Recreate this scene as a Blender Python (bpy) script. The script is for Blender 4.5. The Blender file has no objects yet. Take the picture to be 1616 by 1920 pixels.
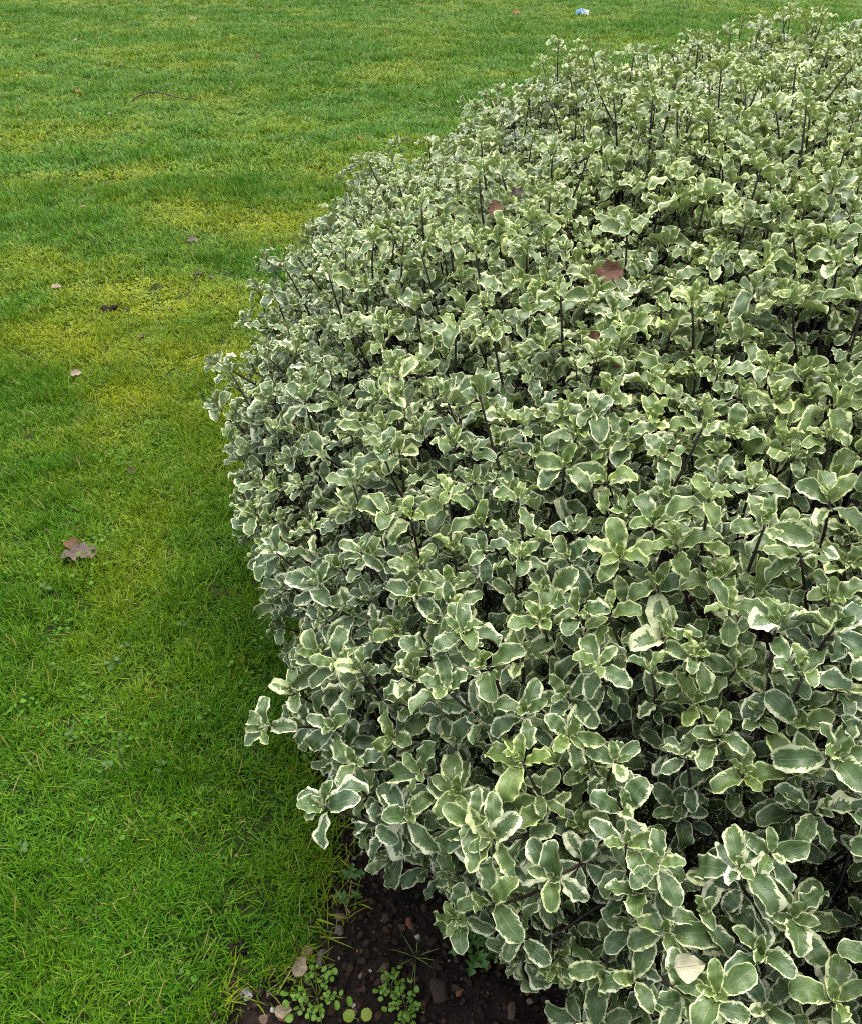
import bpy, math, random
import numpy as np
from mathutils import Vector, Matrix, Euler

rng = np.random.default_rng(7)
random.seed(7)
SC = bpy.context.scene
COL = SC.collection
rad = math.radians

# ------------------------------------------------------------------ camera, sky, sun, exposure
CAM_H, PITCH, FPX = 1.6, rad(38.0), 1565.0          # eye height, downward tilt, focal length for a 1616 x 1920 frame
cd = bpy.data.cameras.new('camera'); cam = bpy.data.objects.new('camera', cd); COL.objects.link(cam)
cam.location = (0, 0, CAM_H); cam.rotation_euler = (math.pi / 2 - PITCH, 0, 0)
cd.sensor_fit = 'VERTICAL'; cd.sensor_height = 24.0; cd.lens = 24.0 * FPX / 1920.0
cd.clip_start = 0.02; cd.clip_end = 2000
SC.camera = cam
SUN_EL, SUN_AZ = rad(72), rad(30)                    # high veiled sun, to the right of the view, behind the shrub
w = bpy.data.worlds.new('World'); SC.world = w; w.use_nodes = True
nt = w.node_tree; bg = nt.nodes['Background']
sky = nt.nodes.new('ShaderNodeTexSky'); sky.sky_type = 'NISHITA'; sky.sun_disc = False
sky.sun_elevation = SUN_EL; sky.sun_rotation = SUN_AZ
sky.air_density = 1.0; sky.dust_density = 4.0; sky.ozone_density = 1.0
hsv = nt.nodes.new('ShaderNodeHueSaturation'); hsv.inputs['Saturation'].default_value = 0.35   # overcast: greyer sky
nt.links.new(sky.outputs[0], hsv.inputs['Color']); nt.links.new(hsv.outputs[0], bg.inputs[0])
bg.inputs[1].default_value = 0.15
sd = bpy.data.lights.new('sun', 'SUN'); sun = bpy.data.objects.new('sun', sd); COL.objects.link(sun)
sd.energy = 1.0; sd.angle = rad(55); sd.color = (1.0, 0.95, 0.86)
sdir = Vector((math.sin(SUN_AZ) * math.cos(SUN_EL), math.cos(SUN_AZ) * math.cos(SUN_EL), math.sin(SUN_EL)))
sun.rotation_euler = sdir.to_track_quat('Z', 'Y').to_euler(); sun.location = (0, 0, 12)
vs = SC.view_settings; vs.view_transform = 'Standard'; vs.look = 'None'; vs.gamma = 1.0; vs.exposure = 1.4
vs.use_curve_mapping = False
SC.render.engine = 'CYCLES'
cy = SC.cycles; cy.max_bounces = 6; cy.diffuse_bounces = 3; cy.glossy_bounces = 2; cy.transmission_bounces = 4
cy.transparent_max_bounces = 4; cy.use_denoising = False; cy.filter_width = 1.1; cy.caustics_reflective = False; cy.caustics_refractive = False

# ------------------------------------------------------------------ helpers
cp, sp = math.cos(PITCH), math.sin(PITCH)
W2C = np.array([[1, 0, 0], [0, -sp, -cp], [0, cp, -sp]])
CAMP = np.array([0, 0, CAM_H])
def ray(px, py):
    return W2C.T @ np.array([(px - 808) / FPX, (py - 960) / FPX, 1.0])
def project(P):
    q = (np.asarray(P) - CAMP) @ W2C.T
    return q[:, 0] / q[:, 2] * FPX + 808, q[:, 1] / q[:, 2] * FPX + 960, q[:, 2]
def ground_at(px, py, z=0.0):
    d = ray(px, py); s = (CAM_H - z) / -d[2]
    return CAMP + d * s, s / FPX                     # point on the ground, metres per photo pixel there

_tab = np.random.default_rng(3).random((256, 256))
def vnoise(x, y):
    x = np.asarray(x, float); y = np.asarray(y, float)
    xi = np.floor(x).astype(int); yi = np.floor(y).astype(int); fx = x - xi; fy = y - yi
    fx = fx * fx * (3 - 2 * fx); fy = fy * fy * (3 - 2 * fy)
    a = _tab[xi % 256, yi % 256]; b = _tab[(xi + 1) % 256, yi % 256]
    c = _tab[xi % 256, (yi + 1) % 256]; d = _tab[(xi + 1) % 256, (yi + 1) % 256]
    return (a * (1 - fx) + b * fx) * (1 - fy) + (c * (1 - fx) + d * fx) * fy
def fbm(x, y, o=4):
    s = 0; a = .5; n = 0
    for i in range(o):
        s = s + a * vnoise(x * 2 ** i + 17.3 * i, y * 2 ** i + 9.1 * i); n += a; a *= .5
    return s / n
def ground_z(x, y):                                   # gentle unevenness of the lawn
    return .05 * (fbm(np.asarray(x) * .55 + 40, np.asarray(y) * .55 + 40, 3) - .5)

def link(o, parent=None):
    COL.objects.link(o)
    if parent is not None: o.parent = parent
    return o
def tag(o, label=None, cat=None, group=None, kind=None):
    if label: o['label'] = label
    if cat: o['category'] = cat
    if group: o['group'] = group
    if kind: o['kind'] = kind
    return o
def mesh_np(name, V, Fq, mat, smooth=True, uv=None, attrs=None):
    V = np.asarray(V, float)
    me = bpy.data.meshes.new(name)
    me.from_pydata(V.tolist(), [], [tuple(int(i) for i in f) for f in Fq])
    if smooth: me.polygons.foreach_set('use_smooth', np.ones(len(me.polygons), bool))
    if uv is not None:
        li = np.zeros(len(me.loops), int); me.loops.foreach_get('vertex_index', li)
        l = me.uv_layers.new(name='UVMap'); l.data.foreach_set('uv', np.asarray(uv)[li].ravel())
    for k, v in (attrs or {}).items():
        a = me.attributes.new(k, 'FLOAT', 'POINT'); a.data.foreach_set('value', np.asarray(v, float))
    if mat: me.materials.append(mat)
    me.update()
    return me
def obj(name, me, parent=None, loc=(0, 0, 0), rot=(0, 0, 0), scale=1.0):
    o = bpy.data.objects.new(name, me); link(o, parent)
    o.location = loc; o.rotation_euler = rot
    o.scale = (scale,) * 3 if np.isscalar(scale) else scale
    return o
def empty(name, loc, rz=0):
    o = bpy.data.objects.new(name, None); o.empty_display_size = .05; link(o); o.location = loc; o.rotation_euler = (0, 0, rz); return o

class MB:                                             # collects vertices and faces
    def __init__(s): s.V = []; s.F = []; s.A = []
    def add(s, V, Fs, a=0.0):
        b = len(s.V); s.V += [tuple(v) for v in V]; s.F += [tuple(i + b for i in f) for f in Fs]
        s.A += [a] * len(V)
    def tube(s, P, r, n=6, a=0.0):
        P = [Vector(p) for p in P]; V = []; Fs = []
        for i, p in enumerate(P):
            t = (P[min(i + 1, len(P) - 1)] - P[max(i - 1, 0)]).normalized()
            u = t.orthogonal().normalized() if i == 0 else (u - t * u.dot(t)).normalized()
            v = t.cross(u)
            for k in range(n):
                th = 2 * math.pi * k / n
                V.append(p + (u * math.cos(th) + v * math.sin(th)) * r[i])
        for i in range(len(P) - 1):
            for k in range(n):
                Fs.append((i * n + k, i * n + (k + 1) % n, (i + 1) * n + (k + 1) % n, (i + 1) * n + k))
        Fs.append(tuple(range(n))[::-1]); Fs.append(tuple((len(P) - 1) * n + k for k in range(n)))
        s.add(V, Fs, a)
    def mesh(s, name, mat, smooth=True):
        return mesh_np(name, s.V, s.F, mat, smooth, attrs={'var': s.A})

# ------------------------------------------------------------------ materials
class NT:
    def __init__(s, name):
        s.m = bpy.data.materials.new(name); s.m.use_nodes = True; s.t = s.m.node_tree
        s.p = s.t.nodes['Principled BSDF']; s.out = s.t.nodes['Material Output']
    def n(s, typ, **kw):
        x = s.t.nodes.new(typ)
        for k, v in kw.items(): setattr(x, k, v)
        return x
    def l(s, a, b): s.t.links.new(a, b)
    def val(s, inp, v):
        if isinstance(v, (int, float)): inp.default_value = v
        elif isinstance(v, tuple): inp.default_value = v if len(v) != 3 or inp.type == 'VECTOR' else (*v, 1)
        else: s.l(v, inp)
    def math(s, op, a, b=0.0, c=0.0, clamp=False):
        x = s.n('ShaderNodeMath', operation=op, use_clamp=clamp)
        s.val(x.inputs[0], a); s.val(x.inputs[1], b); s.val(x.inputs[2], c); return x.outputs[0]
    def mix(s, f, a, b, blend='MIX'):
        x = s.n('ShaderNodeMix', data_type='RGBA', blend_type=blend)
        s.val(x.inputs[0], f); s.val(x.inputs[6], a); s.val(x.inputs[7], b); return x.outputs[2]
    def noise(s, vec, scale, detail=2.0, rough=.5, dist=0.0):
        x = s.n('ShaderNodeTexNoise'); x.inputs['Scale'].default_value = scale; x.inputs['Detail'].default_value = detail
        x.inputs['Roughness'].default_value = rough; x.inputs['Distortion'].default_value = dist
        if vec is not None: s.l(vec, x.inputs['Vector'])
        return x.outputs[0]
    def ramp(s, f, lo, hi, a=0.0, b=1.0, smooth=True):
        x = s.n('ShaderNodeMapRange', interpolation_type='SMOOTHSTEP' if smooth else 'LINEAR'); x.clamp = True
        s.val(x.inputs[0], f); s.val(x.inputs[1], lo); s.val(x.inputs[2], hi); s.val(x.inputs[3], a); s.val(x.inputs[4], b)
        return x.outputs[0]
    def attr(s, name, typ='GEOMETRY'):
        return s.n('ShaderNodeAttribute', attribute_name=name, attribute_type=typ)
    def pos(s): return s.n('ShaderNodeNewGeometry').outputs['Position']
    def objc(s): return s.n('ShaderNodeTexCoord').outputs['Object']
    def bump(s, h, strength, dist):
        b = s.n('ShaderNodeBump'); b.inputs['Strength'].default_value = strength; b.inputs['Distance'].default_value = dist
        s.l(h, b.inputs['Height']); s.l(b.outputs[0], s.p.inputs['Normal'])
    def base(s, c, rough=.5, spec=.5):
        s.val(s.p.inputs['Base Color'], c); s.val(s.p.inputs['Roughness'], rough); s.val(s.p.inputs['Specular IOR Level'], spec)
    def translucent(s, c, f):
        tr = s.n('ShaderNodeBsdfTranslucent'); s.val(tr.inputs[0], c)
        mx = s.n('ShaderNodeMixShader'); mx.inputs[0].default_value = f
        s.l(s.p.outputs[0], mx.inputs[1]); s.l(tr.outputs[0], mx.inputs[2]); s.l(mx.outputs[0], s.out.inputs[0])

def mat_shrub_leaf():
    k = NT('variegated_leaf')
    uv = k.n('ShaderNodeUVMap', uv_map='UVMap').outputs[0]
    sep = k.n('ShaderNodeSeparateXYZ'); k.l(uv, sep.inputs[0])
    u, v = sep.outputs[0], sep.outputs[1]
    edge = k.attr('edge').outputs['Fac']
    tint = k.attr('tint', 'INSTANCER').outputs['Fac']
    rnd = k.n('ShaderNodeObjectInfo').outputs['Random']
    off = k.math('MULTIPLY', rnd, 91.0)
    cmb = k.n('ShaderNodeCombineXYZ'); k.l(u, cmb.inputs[0]); k.l(v, cmb.inputs[1]); k.l(off, cmb.inputs[2])
    c = cmb.outputs[0]
    st = k.n('ShaderNodeCombineXYZ')                   # streaks that run from midrib to margin
    k.l(k.math('SUBTRACT', k.math('MULTIPLY', u, 24.0), k.math('MULTIPLY', k.math('ABSOLUTE', k.math('SUBTRACT', v, .5)), 9.0)), st.inputs[0])
    k.l(k.math('MULTIPLY', v, 3.0), st.inputs[1]); k.l(off, st.inputs[2])
    streak = k.noise(st.outputs[0], 1.0, 3.0, .6)
    big = k.noise(c, 2.6, 2.0)
    leafw = k.math('ADD', k.ramp(rnd, 0, 1, -.05, .07), k.ramp(k.math('FRACT', k.math('MULTIPLY', rnd, 37.0)), .93, .95, 0, .35))   # a few leaves mostly cream
    T = k.math('ADD', k.ramp(big, .39, .71, .05, .30), k.math('MULTIPLY', k.math('SUBTRACT', streak, .5), .85))
    T = k.math('MAXIMUM', k.math('ADD', T, leafw), .085)
    cream_m = k.math('SUBTRACT', 1.0, k.ramp(edge, k.math('SUBTRACT', T, .02), k.math('ADD', T, .025)))
    T2 = k.math('ADD', T, k.ramp(k.noise(c, 7.0, 3.0), .40, .60, 0.0, .42))
    grey_m = k.math('SUBTRACT', 1.0, k.ramp(edge, k.math('SUBTRACT', T2, .02), k.math('ADD', T2, .03)))
    green = k.mix(tint, (.046, .090, .036), (.140, .210, .038))
    green = k.mix(k.ramp(k.noise(c, 5.0, 4.0), .3, .7, 0, .4), green, (.062, .108, .040))
    grey = k.mix(tint, (.090, .145, .070), (.17, .24, .065))
    cream = k.mix(tint, (.70, .71, .51), (.64, .71, .25))
    cream = k.mix(k.ramp(k.noise(c, 9.0, 2.0), .35, .7, 0, .35), cream, (.44, .50, .24))
    col = k.mix(grey_m, green, grey)
    col = k.mix(cream_m, col, cream)
    av = k.math('ABSOLUTE', k.math('SUBTRACT', v, .5))
    rib = k.math('SUBTRACT', 1.0, k.ramp(av, .006, .022))
    col = k.mix(k.math('MULTIPLY', rib, .5), col, (.30, .36, .16))
    back = k.n('ShaderNodeNewGeometry').outputs['Backfacing']          # paler, matt underside
    col = k.mix(k.math('MULTIPLY', back, .35), col, (.30, .36, .20))
    col = k.mix(k.ramp(rnd, 0, 1, 0, .12), col, (.05, .09, .03))
    k.base(col, k.ramp(k.noise(c, 6.0), .3, .7, .30, .48), .50)
    vein = k.n('ShaderNodeTexWave', wave_type='BANDS', bands_direction='X'); vein.inputs['Scale'].default_value = .45
    k.l(st.outputs[0], vein.inputs[0])
    h = k.math('ADD', k.math('MULTIPLY', vein.outputs[1], .25), k.noise(c, 14.0, 3.0))
    k.bump(k.math('SUBTRACT', h, k.math('MULTIPLY', rib, .6)), .35, .0012)
    k.translucent(k.mix(.5, col, (.28, .40, .05)), .14)
    return k.m

def mat_bark():
    k = NT('dark_purple_bark'); n = k.noise(k.objc(), 260, 3)
    k.base(k.mix(n, (.010, .007, .007), (.035, .022, .018)), .55, .4); k.bump(n, .5, .001); return k.m

def mat_grass():
    k = NT('grass_blade')
    var = k.attr('var').outputs['Fac']; tint = k.attr('tint', 'INSTANCER').outputs['Fac']
    rnd = k.n('ShaderNodeObjectInfo').outputs['Random']
    lush = k.mix(k.ramp(var, 0, .9, smooth=False), (.015, .074, .003), (.110, .270, .010))
    lush = k.mix(k.ramp(rnd, 0, 1, 0, .25), lush, (.065, .195, .012))
    moss = k.mix(k.ramp(var, 0, .9, smooth=False), (.13, .185, .003), (.34, .36, .008))
    col = k.mix(tint, lush, moss)
    col = k.mix(k.ramp(var, .935, .945), col, (.27, .26, .07))           # dry straw blades
    k.base(col, .45, .15)
    k.translucent(k.mix(.4, col, (.12, .26, .01)), .18)
    return k.m

def mat_ground():
    k = NT('mossy_turf'); p = k.pos()
    a = k.noise(p, 2.2, 5, .6); b = k.noise(p, 75, 5, .7); c = k.noise(p, .35, 3)
    col = k.mix(k.ramp(a, .38, .66), (.018, .050, .004), (.055, .085, .006))
    col = k.mix(k.ramp(c, .4, .65, 0, .3), col, (.035, .075, .008))
    col = k.mix(k.ramp(b, .42, .62, 0, .8), col, (.022, .028, .008))
    k.base(col, .9, .2); k.bump(b, 1.0, .02); return k.m

def mat_soil():
    k = NT('damp_soil'); p = k.pos()
    a = k.noise(p, 14, 6, .65); b = k.noise(p, 120, 5, .7); c = k.noise(p, 420, 3)
    col = k.mix(k.ramp(a, .35, .68), (.007, .0047, .0033), (.026, .017, .011))
    col = k.mix(k.ramp(b, .55, .75, 0, .7), col, (.062, .040, .024))
    col = k.mix(k.ramp(c, .72, .78, 0, .6), col, (.16, .12, .08))
    k.base(col, k.ramp(b, .3, .7, .65, .95), .18)
    k.bump(k.math('ADD', a, k.math('MULTIPLY', b, .6)), 1.0, .012); return k.m

def mat_stone(name, c1, c2, scale=60, rough=.7):
    k = NT(name); p = k.objc(); rnd = k.n('ShaderNodeObjectInfo').outputs['Random']
    n = k.noise(p, scale, 5, .65); n2 = k.noise(p, scale * 5, 3)
    col = k.mix(k.ramp(n, .35, .65), c1, c2)
    col = k.mix(k.ramp(n2, .55, .7, 0, .35), col, (.03, .022, .016))
    col = k.mix(k.math('MULTIPLY', rnd, .2), col, (.06, .045, .03))
    k.base(col, rough, .4); k.bump(n2, .5, .002); return k.m

def mat_dry_leaf(name, c1, c2, vein):
    k = NT(name)
    uv = k.n('ShaderNodeUVMap', uv_map='UVMap').outputs[0]
    sep = k.n('ShaderNodeSeparateXYZ'); k.l(uv, sep.inputs[0]); u, v = sep.outputs[0], sep.outputs[1]
    n = k.noise(uv, 6, 4); n2 = k.noise(uv, 24, 3)
    col = k.mix(k.ramp(n, .3, .7), c1, c2)
    av = k.math('ABSOLUTE', k.math('SUBTRACT', v, .5))
    rib = k.math('SUBTRACT', 1.0, k.ramp(av, .012, .03))
    side = k.n('ShaderNodeTexWave', wave_type='BANDS', bands_direction='X'); side.inputs['Scale'].default_value = .32
    st = k.n('ShaderNodeCombineXYZ')
    k.l(k.math('SUBTRACT', k.math('MULTIPLY', u, 7.0), k.math('MULTIPLY', av, 5.0)), st.inputs[0]); k.l(st.outputs[0], side.inputs[0])
    sv = k.ramp(side.outputs[1], .93, .99, 0, .5)
    col = k.mix(k.math('MAXIMUM', k.math('MULTIPLY', rib, .7), sv), col, vein)
    col = k.mix(k.ramp(n2, .6, .72, 0, .5), col, (.03, .018, .012))
    k.base(col, .6, .35); k.bump(k.math('ADD', n2, rib), .5, .002)
    k.translucent(col, .15); return k.m

def mat_weed(name, c1, c2):
    k = NT(name); rnd = k.n('ShaderNodeObjectInfo').outputs['Random']; n = k.noise(k.objc(), 90, 3)
    col = k.mix(k.ramp(n, .35, .65), c1, c2); col = k.mix(k.math('MULTIPLY', rnd, .35), col, c1)
    k.base(col, .42, .4); k.bump(n, .3, .001); k.translucent(k.mix(.5, col, (.25, .36, .02)), .25); return k.m

M_LEAF, M_BARK, M_GRASS, M_GROUND, M_SOIL = mat_shrub_leaf(), mat_bark(), mat_grass(), mat_ground(), mat_soil()

# ------------------------------------------------------------------ shrub body shape (a spreading mound, semi-axes in metres)
SC_C = np.array([1.400, 2.360, .522]); SC_A = np.array([1.771, 2.325, .653]); SC_YAW = -.431
_c, _s = math.cos(SC_YAW), math.sin(SC_YAW)
RZ = np.array([[_c, _s, 0], [-_s, _c, 0], [0, 0, 1]])   # world -> shrub axes
def shrub_q(P):                                         # 1 on the mound's surface
    return np.sqrt((((np.asarray(P) - SC_C) @ RZ.T / SC_A) ** 2).sum(-1))
def shrub_hit(px, py, k=1.0):
    d = ray(px, py); o = RZ @ (CAMP - SC_C) / SC_A; e = RZ @ d / SC_A
    a, b, c = e @ e, e @ o, o @ o - k * k; s = (-b - math.sqrt(max(b * b - a * c, 0))) / a
    return CAMP + d * s, s / FPX

# ------------------------------------------------------------------ bed outline on the ground
edge_px = [(380, 2050), (388, 1930), (415, 1862), (500, 1815), (560, 1770), (580, 1700), (608, 1640), (608, 1560), (580, 1480), (562, 1390), (562, 1320)]
bed_edge = [ground_at(*p)[0][:2] for p in edge_px]
far_edge = []
for a in np.linspace(200, -60, 22):
    q = np.array([math.cos(rad(a)), math.sin(rad(a)), 0]) * SC_A * .86
    far_edge.append((RZ.T @ q + SC_C)[:2])
far_edge = [p for p in far_edge if p[1] > 1.6]
bed_poly = np.array([tuple(p) for p in bed_edge] + [tuple(p) for p in far_edge] + [(3.4, -.6), (1.2, -1.2), (-.25, -1.2)])
def in_poly(x, y, poly):
    x = np.asarray(x); y = np.asarray(y); r = np.zeros(x.shape, bool); n = len(poly)
    for i in range(n):
        x1, y1 = poly[i]; x2, y2 = poly[(i + 1) % n]
        with np.errstate(divide='ignore', invalid='ignore'):
            r ^= ((y1 > y) != (y2 > y)) & (x < (x2 - x1) * (y - y1) / (y2 - y1 + 1e-12) + x1)
    return r
def edge_dist(x, y, poly):
    d = np.full(np.shape(x), 1e9); n = len(poly)
    for i in range(n):
        a = poly[i]; b = poly[(i + 1) % n]; ab = b - a
        t = np.clip(((x - a[0]) * ab[0] + (y - a[1]) * ab[1]) / (ab @ ab), 0, 1)
        d = np.minimum(d, np.hypot(x - a[0] - t * ab[0], y - a[1] - t * ab[1]))
    return d
def bed_depth(x, y):                                     # + inside the bed, - outside, with a ragged edge
    x = np.asarray(x, float); y = np.asarray(y, float)
    d = edge_dist(x, y, bed_poly) * np.where(in_poly(x, y, bed_poly), 1, -1)
    return d + .06 * (fbm(x * 9, y * 9, 3) - .5)

# ------------------------------------------------------------------ ground sheet
def lin(a, b, n): return np.linspace(a, b, n)
xs = np.unique(np.concatenate([lin(-900, -12, 12), lin(-12, -2, 40), lin(-2, 3, 110), lin(3, 14, 40), lin(14, 900, 12)]))
ys = np.unique(np.concatenate([lin(-600, -4, 8), lin(-4, 0, 30), lin(0, 4, 100), lin(4, 20, 70), lin(20, 1500, 14)]))
X, Y = np.meshgrid(xs, ys); Z = ground_z(X, Y)
Z = np.where(bed_depth(X, Y) > .03, Z - .06, Z)           # the bed lies under its own soil
nx, ny = len(xs), len(ys)
idx = np.arange(nx * ny).reshape(ny, nx)
Fq = np.stack([idx[:-1, :-1], idx[:-1, 1:], idx[1:, 1:], idx[1:, :-1]], -1).reshape(-1, 4)
ground = obj('ground', mesh_np('ground', np.stack([X, Y, Z], -1).reshape(-1, 3), Fq, M_GROUND))
tag(ground, 'flat mossy turf under the short grass of the lawn', 'lawn', kind='structure')

# soil bed: fine displaced grid, only where the bed lies
def soil_z(x, y):
    return ground_z(x, y) - .004 + .035 * (fbm(x * 7, y * 7, 3) - .45) + .016 * (fbm(x * 34, y * 34, 3) - .5)
def soil_sheet(name, x0, x1, y0, y1, step):
    gx = np.arange(x0, x1, step); gy = np.arange(y0, y1, step); X, Y = np.meshgrid(gx, gy)
    D = bed_depth(X, Y); Z = soil_z(X, Y) - np.clip(.02 - D, 0, .05) * .8
    idx = np.arange(X.size).reshape(X.shape)
    Fq = np.stack([idx[:-1, :-1], idx[:-1, 1:], idx[1:, 1:], idx[1:, :-1]], -1).reshape(-1, 4)
    Fq = Fq[(D.ravel()[Fq] > -.03).all(1)]
    used = np.unique(Fq); mp = np.zeros(X.size, int); mp[used] = np.arange(len(used))
    return mesh_np(name, np.stack([X, Y, Z], -1).reshape(-1, 3)[used], mp[Fq], M_SOIL)
sb = obj('soil_bed', soil_sheet('soil_bed', -.7, 1.3, -.3, 1.7, .008)); tag(sb, 'dark damp soil of the planting bed under the shrub', 'soil', kind='structure')
def far_soil():
    gx = np.arange(-.8, 4.2, .06); gy = np.arange(-1.3, 5.2, .06); X, Y = np.meshgrid(gx, gy)
    D = bed_depth(X, Y); Z = soil_z(X, Y) - .012
    idx = np.arange(X.size).reshape(X.shape)
    Fq = np.stack([idx[:-1, :-1], idx[:-1, 1:], idx[1:, 1:], idx[1:, :-1]], -1).reshape(-1, 4)
    cx = X.ravel()[Fq].mean(1); cyy = Y.ravel()[Fq].mean(1)
    inner = (cx > -.62) & (cx < 1.22) & (cyy > -.22) & (cyy < 1.62)
    Fq = Fq[(D.ravel()[Fq] > -.02).all(1) & ~inner]
    used = np.unique(Fq); mp = np.zeros(X.size, int); mp[used] = np.arange(len(used))
    return mesh_np('soil', np.stack([X, Y, Z], -1).reshape(-1, 3)[used], mp[Fq], M_SOIL)
fs = obj('soil_bed', far_soil()); tag(fs, 'dark soil in the shade beneath the middle of the shrub', 'soil', kind='structure')

# ------------------------------------------------------------------ instancing of uncountable stuff (points with rotation, scale, index)
def proto_collection(name, meshes):
    c = bpy.data.collections.new(name)
    for i, me in enumerate(meshes):
        c.objects.link(bpy.data.objects.new('%s_%02d' % (name, i), me))
    return c
def scatter(name, P, E, S, I, coll, tint, parent=None):
    me = bpy.data.meshes.new(name); me.from_pydata(np.asarray(P).tolist(), [], [])
    S = np.asarray(S, float); S = np.repeat(S[:, None], 3, 1) if S.ndim == 1 else S
    for nm, arr in (('rot', E), ('scl', S)):
        a = me.attributes.new(nm, 'FLOAT_VECTOR', 'POINT'); a.data.foreach_set('vector', np.asarray(arr, float).ravel())
    a = me.attributes.new('pick', 'INT', 'POINT'); a.data.foreach_set('value', np.asarray(I, int))
    a = me.attributes.new('tint', 'FLOAT', 'POINT'); a.data.foreach_set('value', np.asarray(tint, float))
    o = bpy.data.objects.new(name, me); link(o, parent)
    g = bpy.data.node_groups.new(name + '_scatter', 'GeometryNodeTree')
    g.interface.new_socket('Geometry', in_out='INPUT', socket_type='NodeSocketGeometry')
    g.interface.new_socket('Geometry', in_out='OUTPUT', socket_type='NodeSocketGeometry')
    N = g.nodes; gi = N.new('NodeGroupInput'); go = N.new('NodeGroupOutput')
    ci = N.new('GeometryNodeCollectionInfo'); ci.inputs['Collection'].default_value = coll
    ci.inputs['Separate Children'].default_value = True; ci.inputs['Reset Children'].default_value = True
    ip = N.new('GeometryNodeInstanceOnPoints'); ip.inputs['Pick Instance'].default_value = True
    def na(nm, t):
        x = N.new('GeometryNodeInputNamedAttribute'); x.data_type = t; x.inputs['Name'].default_value = nm; return x.outputs['Attribute']
    er = N.new('FunctionNodeEulerToRotation')
    L = g.links
    L.new(gi.outputs[0], ip.inputs['Points']); L.new(ci.outputs[0], ip.inputs['Instance'])
    L.new(na('pick', 'INT'), ip.inputs['Instance Index']); L.new(na('rot', 'FLOAT_VECTOR'), er.inputs[0])
    L.new(er.outputs[0], ip.inputs['Rotation']); L.new(na('scl', 'FLOAT_VECTOR'), ip.inputs['Scale'])
    L.new(ip.outputs[0], go.inputs[0])
    md = o.modifiers.new('scatter', 'NODES'); md.node_group = g
    o['kind'] = 'stuff'
    return o
def euler_from(Xa, Za):                                   # arrays of x and z axes -> XYZ euler angles
    Xa = Xa / np.linalg.norm(Xa, axis=1, keepdims=True)
    Za = Za - Xa * (Xa * Za).sum(1, keepdims=True); Za /= np.linalg.norm(Za, axis=1, keepdims=True)
    Ya = np.cross(Za, Xa)
    ry = -np.arcsin(np.clip(Xa[:, 2], -1, 1)); rx = np.arctan2(Ya[:, 2], Za[:, 2]); rz = np.arctan2(Xa[:, 1], Xa[:, 0])
    return np.stack([rx, ry, rz], 1)

# ------------------------------------------------------------------ leaf blade generator (unit length along +x, upper side +z)
def blade(name, mat, width, waves=0.0, nw=3.5, recurve=.6, fold=.1, a0=0.0, seed=0, rows=19, vs_=(-1, -.6, 0, .6, 1), petiole=.07, shape=None, twist=0.0):
    r = random.Random(seed)
    ph = [r.uniform(0, 6.28) for _ in range(4)]; nL, nR = nw + r.uniform(-.6, .6), nw + r.uniform(-.6, .6)
    shape = shape or (lambda q: (q ** .85) * ((1 - q) ** .58) / .381)
    V, UV, ED = [], [], []
    px = pz = 0.0; ts = [0, petiole * .9] + [petiole + (1 - petiole) * (i / (rows - 2)) ** .93 for i in range(rows - 1)][0:]
    prev = 0.0
    for t in ts:
        ang = a0 - recurve * t ** 1.6
        px += math.cos(ang) * (t - prev); pz += math.sin(ang) * (t - prev); prev = t
        q = max(0.0, (t - petiole) / (1 - petiole))
        wd = max(width * shape(min(q, .9995)), .011 if q < .5 else .002)
        nx_, nz_ = -math.sin(ang), math.cos(ang)
        for v in vs_:
            n_, p_ = (nL, ph[0]) if v < 0 else (nR, ph[1])
            wv = waves * (abs(v) ** 1.6) * math.sin(2 * math.pi * n_ * q + p_) * min(1, q * 4) * (1 if q < .93 else .5)
            wo = 1 + .045 * waves / .05 * math.sin(2 * math.pi * (n_ * 2) * q + p_ * 1.7) * (abs(v) > .9) * min(1, 6 * q * (1 - q))
            h = wv + fold * abs(v) * wd / width * .5 + .02 * math.sin(5 * q + ph[2]) * v
            y = v * wd * wo
            y, h = y * math.cos(twist * q) - h * math.sin(twist * q), y * math.sin(twist * q) + h * math.cos(twist * q)
            V.append((px + nx_ * h, y, pz + nz_ * h)); UV.append((t, v * .5 + .5)); ED.append((1 - abs(v)) * wd / width)
    n = len(vs_); Fs = []
    for i in range(len(ts) - 1):
        for j in range(n - 1):
            Fs.append((i * n + j, (i + 1) * n + j, (i + 1) * n + j + 1, i * n + j + 1))
    return mesh_np(name, V, [f[::-1] for f in Fs] if False else Fs, mat, True, UV, {'edge': ED})

# ------------------------------------------------------------------ the variegated shrub
leaf_meshes = []
for i in range(34):
    r = random.Random(100 + i)
    old = i >= 6                                            # first six: young, straighter leaves
    leaf_meshes.append(blade('leaf', M_LEAF, r.uniform(.195, .26) if old else r.uniform(.18, .23),
        waves=r.uniform(.038, .082), nw=r.uniform(2.2, 3.4), recurve=r.uniform(.6, 1.9) if old else r.uniform(.2, .9),
        fold=r.uniform(-.15, .45) if old else r.uniform(.15, .35), a0=r.uniform(.1, .3), seed=i, twist=r.uniform(-.5, .5)))

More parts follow.
